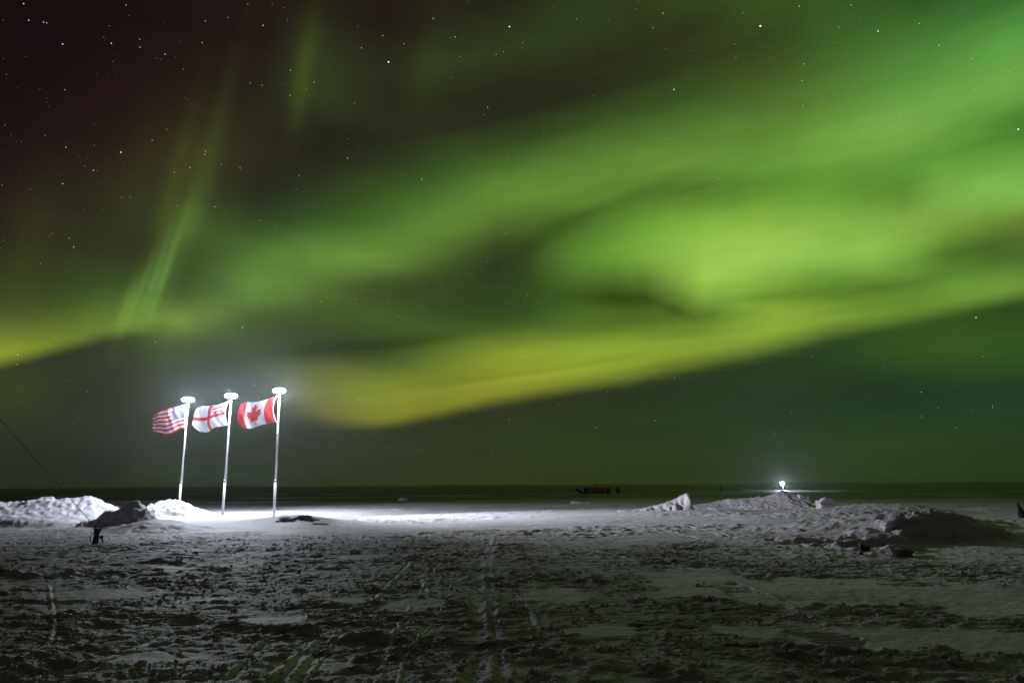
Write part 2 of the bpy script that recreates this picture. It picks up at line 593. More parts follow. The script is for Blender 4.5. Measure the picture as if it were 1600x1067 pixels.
M_SNOW = snow_material()
M_WHITE = mat('white_metal', (.72, .73, .76), .35, 0, (9, (.5, .5, .52), .4))
M_GREY = mat('grey_metal', (.42, .43, .45), .4, .6, (12, (.25, .25, .26), .5))
M_BLACK = mat('black_rubber', (.006, .006, .007), .8, 0, (20, (.012, .012, .012), .5))
M_DARK = mat('dark_steel', (.015, .015, .017), .6, .3, (14, (.03, .022, .018), .6))
M_RED = mat('red_paint', (.62, .05, .025), .5, 0, (4, (.12, .02, .015), .8))
M_BLUE = mat('blue_plastic', (.012, .016, .055), .5, 0, (6, (.008, .01, .03), .6))
M_TARP = mat('pale_tarp', (.35, .34, .35), .7, 0, (5, (.15, .13, .13), .7), (8, .04))
M_ROPE = mat('white_rope', (.75, .73, .68), .8, 0, (60, (.5, .48, .45), .6))
M_LAMP = mat('lamp_glass', (.8, .8, .8), .3, 0, None, None, ((.80, .88, 1.0), 1150 * LAMP))
M_LAMP2 = mat('far_lamp_glass', (.8, .8, .8), .3, 0, None, None, ((.78, .86, 1.0), 1000 * LAMP))
M_ICE = mat('dark_crusted_snow', (.40, .41, .43), .6, 0, (3, (.12, .12, .125), .9), (9, .06))


# ------------------------------------------------------------------ object helpers
def mesh_obj(name, bm, m, parent=None, smooth=False):
    me = bpy.data.meshes.new(name)
    bm.to_mesh(me)
    bm.free()
    for mm in (m if isinstance(m, (list, tuple)) else [m]):
        me.materials.append(mm)
    if smooth:
        me.shade_smooth()
    o = bpy.data.objects.new(name, me)
    C.objects.link(o)
    if parent:
        o.parent = parent
    return o


def tag(o, label=None, cat=None, group=None, kind=None):
    if label:
        o['label'] = label
    if cat:
        o['category'] = cat
    if group:
        o['group'] = group
    if kind:
        o['kind'] = kind
    return o


def thing(name, loc, label, cat, group=None, rot=(0, 0, 0)):
    o = bpy.data.objects.new(name, None)
    o.empty_display_size = .2
    C.objects.link(o)
    o.location = loc
    o.rotation_euler = rot
    return tag(o, label, cat, group)


def lathe(prof, seg=20, z0=0.0):
    """prof = [(radius, z)]"""
    bm = bmesh.new()
    rings = []
    for r, z in prof:
        rings.append([bm.verts.new((r * math.cos(2 * math.pi * k / seg), r * math.sin(2 * math.pi * k / seg), z + z0)) for k in range(seg)])
    for a, b in zip(rings, rings[1:]):
        for k in range(seg):
            bm.faces.new((a[k], a[(k + 1) % seg], b[(k + 1) % seg], b[k]))
    bm.faces.new(list(reversed(rings[0])))
    bm.faces.new(rings[-1])
    return bm


def tube(pts, r, seg=8, bm=None):
    bm = bm or bmesh.new()
    pts = [Vector(p) for p in pts]
    rr = r if isinstance(r, (list, tuple)) else [r] * len(pts)
    rings = []
    for i, p in enumerate(pts):
        d = (pts[min(i + 1, len(pts) - 1)] - pts[max(i - 1, 0)]).normalized()
        a = d.orthogonal().normalized() if abs(d.z) > .9 else d.cross(Vector((0, 0, 1))).normalized()
        b = d.cross(a)
        rings.append([bm.verts.new(p + (a * math.cos(2 * math.pi * k / seg) + b * math.sin(2 * math.pi * k / seg)) * rr[i]) for k in range(seg)])
    for a, b in zip(rings, rings[1:]):
        for k in range(seg):
            bm.faces.new((a[k], a[(k + 1) % seg], b[(k + 1) % seg], b[k]))
    bm.faces.new(list(reversed(rings[0])))
    bm.faces.new(rings[-1])
    return bm


def box(cx, cy, cz, sx, sy, sz, bm=None, bev=0.0, tilt=None):
    bm = bm or bmesh.new()
    g = bmesh.ops.create_cube(bm, size=1)
    mt_ = Matrix.Translation((cx, cy, cz)) @ (tilt or Matrix.Identity(4)) @ Matrix.Diagonal((sx, sy, sz, 1))
    bmesh.ops.transform(bm, matrix=mt_, verts=g['verts'])
    if bev:
        es = list({e for v in g['verts'] for e in v.link_edges})
        bmesh.ops.bevel(bm, geom=es, offset=bev, segments=2, affect='EDGES')
    return bm


# ------------------------------------------------------------------ noise
_rng = np.random.RandomState(11)
PERM = _rng.permutation(4096).astype(np.int64)
GR = _rng.rand(4096) * 2 * np.pi
GX, GY = np.cos(GR), np.sin(GR)


def perlin(x, y, seed=0):
    xi, yi = np.floor(x).astype(np.int64), np.floor(y).astype(np.int64)
    xf, yf = x - xi, y - yi
    u = xf * xf * xf * (xf * (xf * 6 - 15) + 10)
    v = yf * yf * yf * (yf * (yf * 6 - 15) + 10)

    def g(ix, iy, dx, dy):
        h = PERM[(PERM[(ix + seed * 131) & 4095] + iy) & 4095]
        return GX[h] * dx + GY[h] * dy
    a = g(xi, yi, xf, yf)
    b = g(xi + 1, yi, xf - 1, yf)
    c = g(xi, yi + 1, xf, yf - 1)
    d = g(xi + 1, yi + 1, xf - 1, yf - 1)
    return ((a * (1 - u) + b * u) * (1 - v) + (c * (1 - u) + d * u) * v) * 1.5


def fbm(x, y, wl, octs, seed=0, gain=.5, ridged=False):
    s = np.zeros_like(x)
    amp, f = 1.0, 1.0 / wl
    for o in range(octs):
        n_ = perlin(x * f + 17.3 * o, y * f - 9.1 * o, seed + o)
        if ridged:
            n_ = 1 - 2 * np.abs(n_)
        s += amp * n_
        amp *= gain
        f *= 2.03
    return s


def ss(a, b, x):
    t = np.clip((x - a) / (b - a), 0, 1)
    return t * t * (3 - 2 * t)


# ------------------------------------------------------------------ terrain
BP = [(-200, 815), (0, 822), (150, 826), (300, 826), (430, 830), (560, 840), (700, 844), (900, 852), (1100, 845), (1200, 862), (1400, 872), (1600, 880), (1900, 900)]
_b = np.array([on_ground(*p) for p in BP])
B_AZ, B_D = np.arctan2(_b[:, 0], _b[:, 1]), np.hypot(_b[:, 0], _b[:, 1])

# clean smooth patches inside the churned foreground (pixel centre, pixel half sizes)
PATCHES = [(1290, 925, 260, 22), (1560, 935, 200, 26), (1080, 900, 90, 14), (1450, 998, 210, 17), (1560, 1012, 120, 18), (1180, 985, 60, 9),
           (150, 930, 90, 8), (330, 935, 50, 5), (560, 870, 40, 4), (560, 935, 40, 6), (240, 1030, 70, 9), (470, 1040, 80, 12),
           (390, 968, 70, 7), (640, 945, 50, 14), (870, 930, 50, 12), (300, 887, 60, 5), (930, 985, 60, 10)]


def patch_w(X, Y):
    w = np.zeros_like(X)
    n1 = fbm(X, Y, 1.1, 3, 60)
    for (cx, cy, hx, hy) in PATCHES:
        c0, c1, c2 = on_ground(cx, cy), on_ground(cx, cy - hy), on_ground(cx, cy + hy)
        ry = abs(c1[1] - c2[1]) / 2
        rx = hx / F * c0[1]
        d = np.hypot((X - c0[0]) / rx, (Y - (c1[1] + c2[1]) / 2) / ry)
        w = np.maximum(w, 1 - ss(.72, 1.12, d + .5 * n1))
    return w


# tracks: pixel polyline, half width m, kind, depth
TRACKS = [
 ([(766, 842), (752, 875), (747, 905), (745, 940), (744, 1000), (741, 1067)], .09, 'groove', .045),
 ([(776, 842), (764, 875), (764, 905), (768, 940), (775, 1000), (788, 1067)], .05, 'groove', .02),
 ([(752, 850), (735, 900), (722, 960), (700, 1067)], .45, 'cleat', .022),
 ([(905, 868), (935, 905), (965, 960), (1015, 1067)], .40, 'cleat', .018),
 ([(1020, 880), (1080, 895), (1130, 912), (1185, 940), (1235, 968), (1330, 1010)], .30, 'cleat', .055),
 ([(830, 850), (860, 880), (880, 905), (890, 930)], .45, 'cleat', .03),
 ([(492, 1003), (460, 1030), (400, 1075)], .06, 'rim', .04), ([(500, 1004), (478, 1030), (445, 1075)], .05, 'rim', .04),
 ([(425, 990), (395, 1020), (350, 1060)], .04, 'rim', .03),
 ([(645, 880), (618, 905), (575, 945)], .05, 'rim', .035), ([(662, 905), (668, 920), (690, 932)], .04, 'rim', .03),
 ([(690, 880), (655, 925), (618, 990), (590, 1067)], .035, 'rim', .025),
 ([(805, 925), (825, 945), (840, 975)], .04, 'rim', .025),
 ([(560, 874), (640, 882), (760, 891), (870, 905), (950, 909)], .10, 'bank', .085),
 ([(235, 878), (300, 884), (365, 898)], .16, 'bank', .15),
 ([(270, 968), (350, 978), (430, 986), (540, 1000), (610, 1006)], .17, 'bank', .15),
 ([(600, 992), (700, 1004), (800, 1012), (900, 1034), (980, 1044)], .15, 'bank', .12),
 ([(75, 915), (82, 985), (45, 1030), (-20, 1055)], .028, 'rim', .025),
 ([(-20, 1066), (120, 1030), (245, 1008), (360, 995), (480, 1003)], .06, 'bank', .05),
 ([(60, 1062), (200, 1020), (260, 996), (360, 985)], .04, 'rim', .03),
 ([(0, 940), (90, 942), (180, 938)], .08, 'bank', .07),
 ([(860, 1015), (960, 1035), (1060, 1052), (1120, 1075)], .12, 'bank', .10),
 ([(-10, 895), (50, 900), (110, 897)], .14, 'bank', .12),
 ([(1380, 965), (1500, 972), (1600, 978), (1700, 985)], .05, 'bank', .03),
 ([(820, 842), (870, 852), (930, 862), (1000, 880)], .06, 'groove', .03),
 ([(700, 826), (780, 830), (860, 828), (960, 836)], .07, 'groove', .03),
 ([(900, 815), (1000, 824), (1060, 836), (1110, 846)], .08, 'groove', .05),
 ([(940, 812), (1040, 820), (1100, 830), (1150, 842)], .08, 'groove', .05),
]

for pts in ([(430, 905), (340, 935), (250, 980), (190, 1010)], [(130, 955), (240, 968), (330, 990), (420, 1010)], [(560, 985), (520, 1010), (470, 1075)],
            [(250, 1015), (330, 1035), (440, 1040), (560, 1030)], [(620, 1075), (640, 1020), (690, 950), (716, 880)],
            [(0, 985), (60, 975), (150, 980), (230, 1000)], [(540, 925), (600, 940), (680, 940)], 
            [(740, 840), (700, 870), (640, 900), (560, 925)], [(330, 1075), (380, 1040), (430, 1020), (470, 1008)]):
    TRACKS.append((pts, .018, 'rim', .022))
MOUNDS = []


def mound(px, py_base, py_top, D, hw, hd, face=1.0, lean=0.0, rough=.12, seed=0, p=2.0, asym=1.0):
    """a mound whose crest shows at (px, py_top); hw, hd = half width and half depth in m; face < 1 makes the near side steep"""
    top = at(px, py_top, D)
    MOUNDS.append(dict(x=top.x, y=D, z=top.z, hw=hw, hd=hd, face=face, lean=lean, rough=rough, seed=seed, p=p, asym=asym))
    return MOUNDS[-1]


def mound_h(m, X, Y):
    dx, dy = X - m['x'] - m['lean'] * (Y - m['y']), Y - m['y']
    dy = np.where(dy < 0, dy / m['face'], dy)
    dx = np.where(dx < 0, dx / m['asym'], dx)
    wob = fbm(X, Y, max(m['hw'] * .6, .6), 5, 80 + m['seed'], .55)
    d = np.hypot(dx / m['hw'], dy / m['hd']) * (1 + .22 * wob)
    h = m['z'] * (1 - ss(0.0, 1.0, d ** (2.0 / m['p'])))
    near = (h > .01)
    cr_ = fbm(X, Y, .9, 5, 120 + m['seed'], .6, True) * .5
    fine = np.maximum(fbm(X, Y, .42, 4, 130 + m['seed'], .65), -.2)
    return h + near * (m['rough'] * (.45 * cr_ + .8 * fine)) * ss(0, .25, h)


# soft drifts that stay in the ground itself
DR = [
 mound(60, 0, 785, 40, 4.8, 4.5, .9, 0, .11, 1, 3.0),
 mound(140, 0, 783, 41, 3.6, 4.0, .8, 0, .11, 2, 3.0),
 mound(-60, 0, 790, 40, 4.0, 4.5, 1, 0, .06, 3),
 mound(245, 0, 812, 31, 2.4, 2.6, 1, 0, .03, 4),
 mound(460, 0, 806, 35.5, 3.4, 2.6, 1, 0, .04, 5),
 mound(30, 0, 808, 34, 3.5, 1.8, .8, 0, .08, 6),
 mound(840, 0, 789, 72, 9, 4, .5, 0, .03, 7),
 mound(960, 0, 786, 60, 10, 5, .8, 0, .03, 8),
 mound(1135, 0, 783, 52, 5, 3, .8, 0, .04, 9),
 mound(1380, 0, 788, 44, 7, 5, .8, 0, .045, 10),
 mound(1330, 0, 795, 36, 7, 5, .9, 0, .06, 11),
 mound(1560, 0, 792, 45, 5, 3, .7, 0, .04, 12),
 mound(1500, 0, 815, 27, 6, 4, .9, 0, .06, 13),
 mound(1090, 0, 800, 42, 6, 5, .9, 0, .04, 14),
 mound(1370, 0, 812, 26, 5, 5, .8, 0, .03, 20, 2.4),
 mound(1480, 0, 826, 22, 5, 3.5, .8, 0, .03, 21, 2.6),
 mound(1262, 0, 841, 21.3, 1.1, 1.6, .30, -.3, .05, 15, 2.2, 1.8),
 mound(1410, 0, 852, 18.8, .9, .8, .35, 0, .05, 16),
 mound(500, 0, 779, 95, 9, 3, .6, 0, .15, 17),
 mound(628, 0, 780, 92, 2.2, 2, .5, 0, .15, 18),
 mound(735, 0, 780, 95, 8, 3, .6, 0, .12, 19),
]
# the salient banks become things of their own
BANKS = [
 (mound(268, 0, 781, 43.5, 2.9, 2.6, .9, 0, .14, 31), "low bright snow mound with a crumbly top beside the foot of the leftmost flagpole"),
 (mound(213, 0, 784, 33.0, 1.25, 1.9, .45, 0, .13, 32, 2.4, 2.4), "dark-faced hump of crusted snow in front of the bright bank at the left"),
 (mound(1070, 0, 771.5, 46.5, 3.2, 1.6, .8, 0, .05, 33, 1.6), "small pointed snow crest with a steep right side near the middle of the drift line"),
 (mound(1222, 0, 766, 50.0, 5.2, 4.0, 1.0, 0, .05, 34, 3.2), "rounded pale snow mound below the far lamp post"),
 (mound(1462, 0, 812, 22.0, 2.4, 2.8, .8, .25, .07, 35, 2.3, 1.8), "large dark snow bank with broken crust at the right of the drift line"),
 (mound(1385, 0, 838, 20.2, 1.3, 1.6, .5, .3, .05, 36, 2.3, 2.2), "lower shoulder of broken snow left of the large dark bank"),
]
BANK_M = [b[0] for b in BANKS]


def seg_dist(X, Y, P):
    """distance, signed side and arclength to a polyline"""
    best = np.full(X.shape, 1e9)
    side = np.zeros_like(X)
    arc = np.zeros_like(X)
    s0 = 0
    for a, b in zip(P, P[1:]):
        d = b - a
        ln = np.hypot(*d) + 1e-9
        t = np.clip(((X - a[0]) * d[0] + (Y - a[1]) * d[1]) / ln ** 2, 0, 1)
        qx, qy = X - (a[0] + t * d[0]), Y - (a[1] + t * d[1])
        ds = np.hypot(qx, qy)
        k = ds < best
        best = np.where(k, ds, best)
        side = np.where(k, np.sign(d[0] * qy - d[1] * qx), side)
        arc = np.where(k, s0 + t * ln, arc)
        s0 += ln
    return best, side, arc


def fine_poly(P, n=6):
    P = np.array(P)
    out = []
    for i in range(len(P) - 1):
        p0, p1, p2, p3 = P[max(i - 1, 0)], P[i], P[i + 1], P[min(i + 2, len(P) - 1)]
        for k in range(n):
            out.append(cr(p0, p1, p2, p3, k / n))
    out.append(P[-1])
    return out


TR = [(fine_poly([on_ground(*p) for p in pts]), hw, kind, dep) for pts, hw, kind, dep in TRACKS]


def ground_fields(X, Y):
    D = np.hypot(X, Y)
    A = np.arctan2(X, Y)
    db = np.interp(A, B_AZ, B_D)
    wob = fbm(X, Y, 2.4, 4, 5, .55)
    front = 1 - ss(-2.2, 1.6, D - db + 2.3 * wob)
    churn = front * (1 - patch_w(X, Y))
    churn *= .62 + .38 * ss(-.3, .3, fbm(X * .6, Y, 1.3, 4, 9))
    # runners and treads press the snow clean and flat
    for P, hw, kind, dep in TR:
        if kind not in ('rim', 'groove'):
            continue
        Q = np.array(P)
        k = (X > Q[:, 0].min() - .5) & (X < Q[:, 0].max() + .5) & (Y > Q[:, 1].min() - .5) & (Y < Q[:, 1].max() + .5)
        if k.any():
            ds = seg_dist(X[k], Y[k], P)[0]
            churn[k] *= 1 - .7 * np.exp(-(ds / hw) ** 2) * ss(-.4, .15, fbm(X[k], Y[k], .8, 3, 77))
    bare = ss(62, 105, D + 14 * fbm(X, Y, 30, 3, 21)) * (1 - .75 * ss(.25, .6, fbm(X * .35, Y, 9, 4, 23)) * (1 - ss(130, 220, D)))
    return D, front, churn, bare


def height(X, Y, fields=None):
    D, front, churn, bare = fields or ground_fields(X, Y)
    h = .10 * fbm(X, Y, 16, 3, 1) * ss(10, 40, D)
    h += .035 * fbm(X * .45, Y, 2.2, 4, 2, .5) * ss(4, 14, D)              # wind-packed drifts
    sas = fbm(X * .3 + .25 * Y, Y, .9, 3, 3, .55)
    h += .026 * sas * (1 - front) * (1 - ss(70, 120, D))
    chunk = np.maximum(fbm(X * .42 + .08 * Y, Y, .22, 4, 40, .62), -.35)
    blobs = np.maximum(fbm(X, Y, .95, 3, 45, .5) - .1, 0)
    streak = fbm(X * .4 + .12 * Y, Y, .20, 3, 42, .6, True) * .5
    pn = fbm(X * .42 - .1 * Y, Y, .34, 4, 56, .6)
    plate = ss(.02, .13, pn) + .7 * ss(.30, .38, pn) - .8 * ss(.12, .22, -pn)     # broken crust: flat tops, crisp edges
    pn2 = fbm(X * .45, Y, .15, 3, 58, .6)
    plate2 = ss(.05, .16, pn2) - .6 * ss(.15, .25, -pn2)
    coarse = .75 + .6 * ss(-.3, .4, fbm(X, Y, 3.1, 2, 59))
    h += churn * coarse * (.014 * chunk + .013 * plate + .009 * plate2 + .005 * blobs * (1 + 1.5 * chunk) + .008 * streak)
    tread = fbm(X, Y, .22, 4, 48, .6)
    h += (.007 + .009 * churn + .004 * (1 - front)) * tread
    # crusty rubble in the lit zone
    rub = ss(.05, .4, fbm(X * .5, Y, 6, 3, 51)) * (1 - front) * (1 - ss(60, 90, D))
    h += rub * .07 * np.maximum(fbm(X, Y, .7, 4, 52, .6), -.1)
    # far pressure ridges
    far = ss(90, 200, D)
    h += far * .22 * np.maximum(fbm(X * .5, Y, 26, 4, 61, .6, True) - .4, 0)
    h += ss(300, 700, D) * 1.7 * np.maximum(fbm(X, Y * .5, 130, 5, 66, .65) + .35, 0)
    for P, hw, kind, dep in TR:
        Q = np.array(P)
        rad = hw * 3 + .1
        k = (X > Q[:, 0].min() - rad) & (X < Q[:, 0].max() + rad) & (Y > Q[:, 1].min() - rad) & (Y < Q[:, 1].max() + rad)
        if not k.any():
            continue
        ds, sd, ar = seg_dist(X[k], Y[k], P)
        nz = .6 + .8 * np.clip(fbm(X[k], Y[k], .6, 3, 70), -.5, 1)
        q = ds / hw
        if kind == 'groove':
            v = -np.exp(-q ** 2) + .6 * np.exp(-((q - 1.7) / .6) ** 2)
            add = v * dep * .75 * ss(-.5, .15, fbm(X[k], Y[k], 1.1, 3, 79))
        elif kind == 'rim':
            v = .9 * np.exp(-q ** 2) - .5 * np.exp(-((q - 1.6) / .6) ** 2)
            add = v * dep * 1.0 * ss(-.45, .15, fbm(X[k], Y[k], .9, 3, 78))
        elif kind == 'bank':
            qq = np.maximum(q + .35 * fbm(X[k], Y[k], .35, 3, 72), 0)
            add = .6 * dep * nz * np.exp(-qq ** 2) * np.where(sd > 0, 1, 1)
        else:
            inside = (1 - ss(.75, 1.1, q + .35 * fbm(X[k], Y[k], .4, 3, 75))) * ss(-.45, .05, fbm(X[k], Y[k], 2.2, 2, 76))
            wav = np.sin(ar * 2 * np.pi / .17 + 3.0 * fbm(X[k], Y[k], .6, 3, 73)) * ss(-.25, .25, fbm(X[k], Y[k], .9, 3, 74))
            add = inside * (dep * .5 * wav * np.clip(.5 + nz * .5, .2, 1.2) - dep * .4) + dep * .3 * nz * np.exp(-((q - 1.12) / .16) ** 2)
            hk = h[k]
            hk = hk * (1 - .45 * inside)
            h[k] = hk
        h[k] += add
    for m in DR:
        k = np.hypot((X - m['x']) / m['hw'], (Y - m['y']) / m['hd']) < 2.2
        if k.any():
            h[k] += mound_h(m, X[k], Y[k])
    return h


def grid_mesh(name, X, Y, Z, m, attrs=None, closed=False, parent=None):
    nr, nc = X.shape
    me = bpy.data.meshes.new(name)
    co = np.stack([X, Y, Z], -1).reshape(-1, 3).astype(np.float32)
    idx = np.arange(nr * nc).reshape(nr, nc)
    if closed:
        nx = np.roll(idx, -1, axis=1)
        a, b, c, d = idx[:-1], nx[:-1], nx[1:], idx[1:]
    else:
        a, b, c, d = idx[:-1, :-1], idx[:-1, 1:], idx[1:, 1:], idx[1:, :-1]
    q = np.stack([a, d, c, b], -1).reshape(-1, 4)
    me.vertices.add(len(co))
    me.vertices.foreach_set('co', co.ravel())
    me.loops.add(q.size)
    me.loops.foreach_set('vertex_index', q.ravel().astype(np.int32))
    me.polygons.add(len(q))
    me.polygons.foreach_set('loop_start', np.arange(0, q.size, 4, dtype=np.int32))
    me.update(calc_edges=True)
    me.shade_smooth()
    for k, v in (attrs or {}).items():
        at_ = me.attributes.new(k, 'FLOAT', 'POINT')
        at_.data.foreach_set('value', v.reshape(-1).astype(np.float32))
    me.materials.append(m)
    o = bpy.data.objects.new(name, me)
    C.objects.link(o)
    return o


rad = [.0, .4, .9, 1.5, 2.2, 3.0, 3.8, 4.4, 4.8]
d = 5.0
while d < 3500:
    rad.append(d)
    d += .030 if d < 12 else .055 if d < 26 else .11 if d < 58 else d * .011 + (-.45)
rad = np.array(rad)
az = np.concatenate([np.linspace(-180, -44, 50, endpoint=False), np.linspace(-44, 44, 920, endpoint=False), np.linspace(44, 180, 50, endpoint=False)])
AA, RR = np.meshgrid(np.radians(az), rad)
GXX, GYY = RR * np.sin(AA), RR * np.cos(AA)
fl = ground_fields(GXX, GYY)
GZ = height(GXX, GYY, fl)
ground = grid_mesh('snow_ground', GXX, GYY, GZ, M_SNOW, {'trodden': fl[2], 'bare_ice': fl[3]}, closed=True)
tag(ground, kind='structure')
print('ground faces', len(ground.data.polygons), rad.shape)


def gz(x, y):
    return float(height(np.array([[x]], float), np.array([[y]], float))[0, 0])


def bank(m, label):
    rx, ry0, ry1 = m['hw'] * 1.45 * max(1, m['asym']), m['hd'] * m['face'] * 1.45, m['hd'] * 1.45
    step = .045
    xs = np.arange(m['x'] - rx, m['x'] + rx, step)
    ys = np.arange(m['y'] - ry0, m['y'] + ry1, step * 1.2)
    X, Y = np.meshgrid(xs, ys)
    f = ground_fields(X, Y)
    g = height(X, Y, f)
    h = mound_h(m, X, Y)
    if m['seed'] in (33,):        # cut the right side off steeply
        e_ = (X - m['x']) + .12 * fbm(X, Y, .5, 3, 3)
        h = m['z'] * np.exp(-np.maximum(-e_, 0) / 1.7) * (1 - ss(.22, .40, e_)) * (1 - ss(.25, 1.0, np.abs(Y - m['y']) / 1.3 + .25 * fbm(X, Y, .7, 4, 8)))
    crag = fbm(X, Y, .55, 5, 200 + m['seed'], .6, True)
    if m['seed'] in (32, 35, 36):
        # broken slabs: terraces with sharp risers
        n1 = fbm(X + .4 * Y, Y, 1.3, 4, 210 + m['seed'], .55)
        n2_ = fbm(X, Y, .5, 3, 215, .5)
        t = (h + .12 * n1) / .22 + .25 * n2_
        terr = (np.floor(t) + ss(.80, 1.0, t - np.floor(t))) * .22
        h = np.where(h > .05, h * .6 + np.maximum(terr, 0) * .4, h)
    edgef = np.minimum.reduce([X - xs[0], xs[-1] - X, Y - ys[0], ys[-1] - Y])
    Z = np.maximum(g + h, 0 * g + g) + .012 * crag * ss(.1, .3, h) - .03 - .25 * (1 - ss(0, .5, edgef)) - .05 * (1 - ss(0.0, .05, h))
    o = grid_mesh('snow_mound', X - m['x'], Y - m['y'], Z, M_SNOW,
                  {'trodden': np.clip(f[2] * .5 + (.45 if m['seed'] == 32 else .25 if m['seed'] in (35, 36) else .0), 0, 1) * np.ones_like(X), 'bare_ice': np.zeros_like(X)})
    o.location = (m['x'], m['y'], 0)
    tag(o, label, 'snow mound')
    return o


for m, lb in BANKS:
    bank(m, lb)


def ground_top(x, y):
    z = gz(x, y)
    X, Y = np.array([[x]], float), np.array([[y]], float)
    return z + max([0] + [float(mound_h(m, X, Y)[0, 0]) for m in BANK_M if abs(x - m['x']) < 4 and abs(y - m['y']) < 4])


# loose snow clods, too many to count
def clods():
    rs = np.random.RandomState(5)
    base = bmesh.new()
    bmesh.ops.create_icosphere(base, subdivisions=1, radius=1)
    bv = np.array([v.co[:] for v in base.verts])
    bf = np.array([[v.index for v in f.verts] for f in base.faces])
    base.free()
    n_ = 14000
    D = 5.2 + 24 * rs.rand(n_) ** 1.5
    A = np.radians(-42 + 84 * rs.rand(n_))
    X, Y = D * np.sin(A), D * np.cos(A)
    f = ground_fields(X[None], Y[None])
    keep = (f[2][0] > .5) & (fbm(X, Y, 1.2, 3, 90) > -.05)
    X, Y = X[keep], Y[keep]
    Z = height(X[None], Y[None])[0]
    k = len(X)
    s = .010 + .035 * rs.rand(k) ** 4
    V = bv[None] * (1 + .35 * (rs.rand(k, len(bv), 1) - .5)) * s[:, None, None] * np.array([1.3, 1, .75])
    th = rs.rand(k) * 6.28
    vx = V[..., 0] * np.cos(th)[:, None] - V[..., 1] * np.sin(th)[:, None]
    vy = V[..., 0] * np.sin(th)[:, None] + V[..., 1] * np.cos(th)[:, None]
    P = np.stack([vx + X[:, None], vy + Y[:, None], V[..., 2] + (Z + s * .35)[:, None]], -1).reshape(-1, 3)
    T = (bf[None] + (np.arange(k) * len(bv))[:, None, None]).reshape(-1, 3)
    me = bpy.data.meshes.new('snow_clods')
    me.from_pydata(P.tolist(), [], T.tolist())
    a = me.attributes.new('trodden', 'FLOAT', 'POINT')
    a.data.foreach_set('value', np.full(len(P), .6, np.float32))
    me.materials.append(M_SNOW)
    o = bpy.data.objects.new('snow_clods', me)
    C.objects.link(o)
    tag(o, 'loose clods of broken snow scattered over the trodden ground', 'snow clods', kind='stuff')


clods()


# ------------------------------------------------------------------ flagpoles
POLE_XY = []


def flagpole(px_top, py_top, px_base, D, label, beam=False):
    top = at(px_top, py_top, D)
    bx = at(px_base, 800, D).x
    bz = ground_top(bx, D) - .25
    base = Vector((bx, D, bz))
    H = (top - base).length
    d_ = (top - base).normalized()
    t = thing('flagpole', base, label, 'flagpole', 'flagpoles with lamps on top')
    t.rotation_mode = 'QUATERNION'
    t.rotation_quaternion = Vector((0, 0, 1)).rotation_difference(d_)
    hs = H * .30
    mesh_obj('lower_shaft', lathe([(.078, 0), (.074, hs)], 20), M_WHITE, t, True)
    mesh_obj('upper_shaft', lathe([(.060, hs - .05), (.050, H * .6), (.038, H - .12)], 20), M_WHITE, t, True)
    mesh_obj('collar', lathe([(.074, hs - .05), (.092, hs - .02), (.092, hs + .06), (.066, hs + .10)], 20), M_GREY, t, True)
    mesh_obj('upper_collar', lathe([(.050, H * .66 - .04), (.064, H * .66), (.064, H * .66 + .05), (.050, H * .66 + .08)], 16), M_GREY, t, True)
    cl = tube([(.07, -.03, hs * .95 - .1), (.13, -.05, hs * .95 - .12), (.13, -.05, hs * .95 + .1)], .015)
    mesh_obj('cleat', cl, M_GREY, t)
    mesh_obj('lamp_bracket', lathe([(.05, H - .14), (.10, H - .10), (.20, H - .09), (.20, H - .075), (.05, H - .07)], 24), M_GREY, t, True)
    prof = [(.001, -.14)] + [(.36 * math.sin(a), -.14 * math.cos(a)) for a in np.linspace(.25, math.pi - .25, 9)] + [(.001, .14)]
    lamp = mesh_obj('lamp_head', lathe(prof, 18, H + .06), M_LAMP, t, True)
    # halyard down the shaft
    hy = tube([(.085 + .02 * math.sin(k * 1.3), -.04, hs * .95 + (H * .97 - hs * .95) * k / 12) for k in range(13)], .008, 5)
    mesh_obj('halyard', hy, M_ROPE, t)
    POLE_XY.append((base, top, d_))
    # the lamp throws most of its light sideways over the snow
    if not beam:
        return t
    sl = bpy.data.lights.new('lamp_beam', 'SPOT')
    sl.energy = BEAM
    sl.color = (.86, .89, 1.0)
    sl.spot_size = R(106)
    sl.spot_blend = 1.0
    sl.shadow_soft_size = .18
    so = bpy.data.objects.new('lamp_beam', sl)
    C.objects.link(so)
    src = top + Vector((.25, -.12, -.22))
    so.location = src
    so.rotation_mode = 'QUATERNION'
    so.rotation_quaternion = (Vector((24, 33, 3.2)) - src).to_track_quat('-Z', 'Y')
    bpy.context.view_layer.update()
    so.parent = t
    so.matrix_parent_inverse = (Matrix.Translation(base) @ t.rotation_quaternion.to_matrix().to_4x4()).inverted()
    return t


flagpole(294, 626, 279, 47, "leftmost of the three white flagpoles, its foot behind the bright mound")
flagpole(361, 620, 348, 45, "middle white flagpole with a lamp on top, between the two others")
flagpole(436.5, 612, 428.5, 43, "rightmost of the three white flagpoles with a lamp on top, tallest in the picture", True)

# ------------------------------------------------------------------ flags
M_FR = mat('flag_red', (.32, .02, .028), .9, trans=.25)
M_FW = mat('flag_white', (.33, .34, .37), .9, trans=.25)
M_FB = mat('flag_blue', (.010, .020, .070), .9, trans=.25)
for m_ in (M_FR, M_FW, M_FB):
    m_.node_tree.nodes['Principled BSDF'].inputs['Specular IOR Level'].default_value = 0

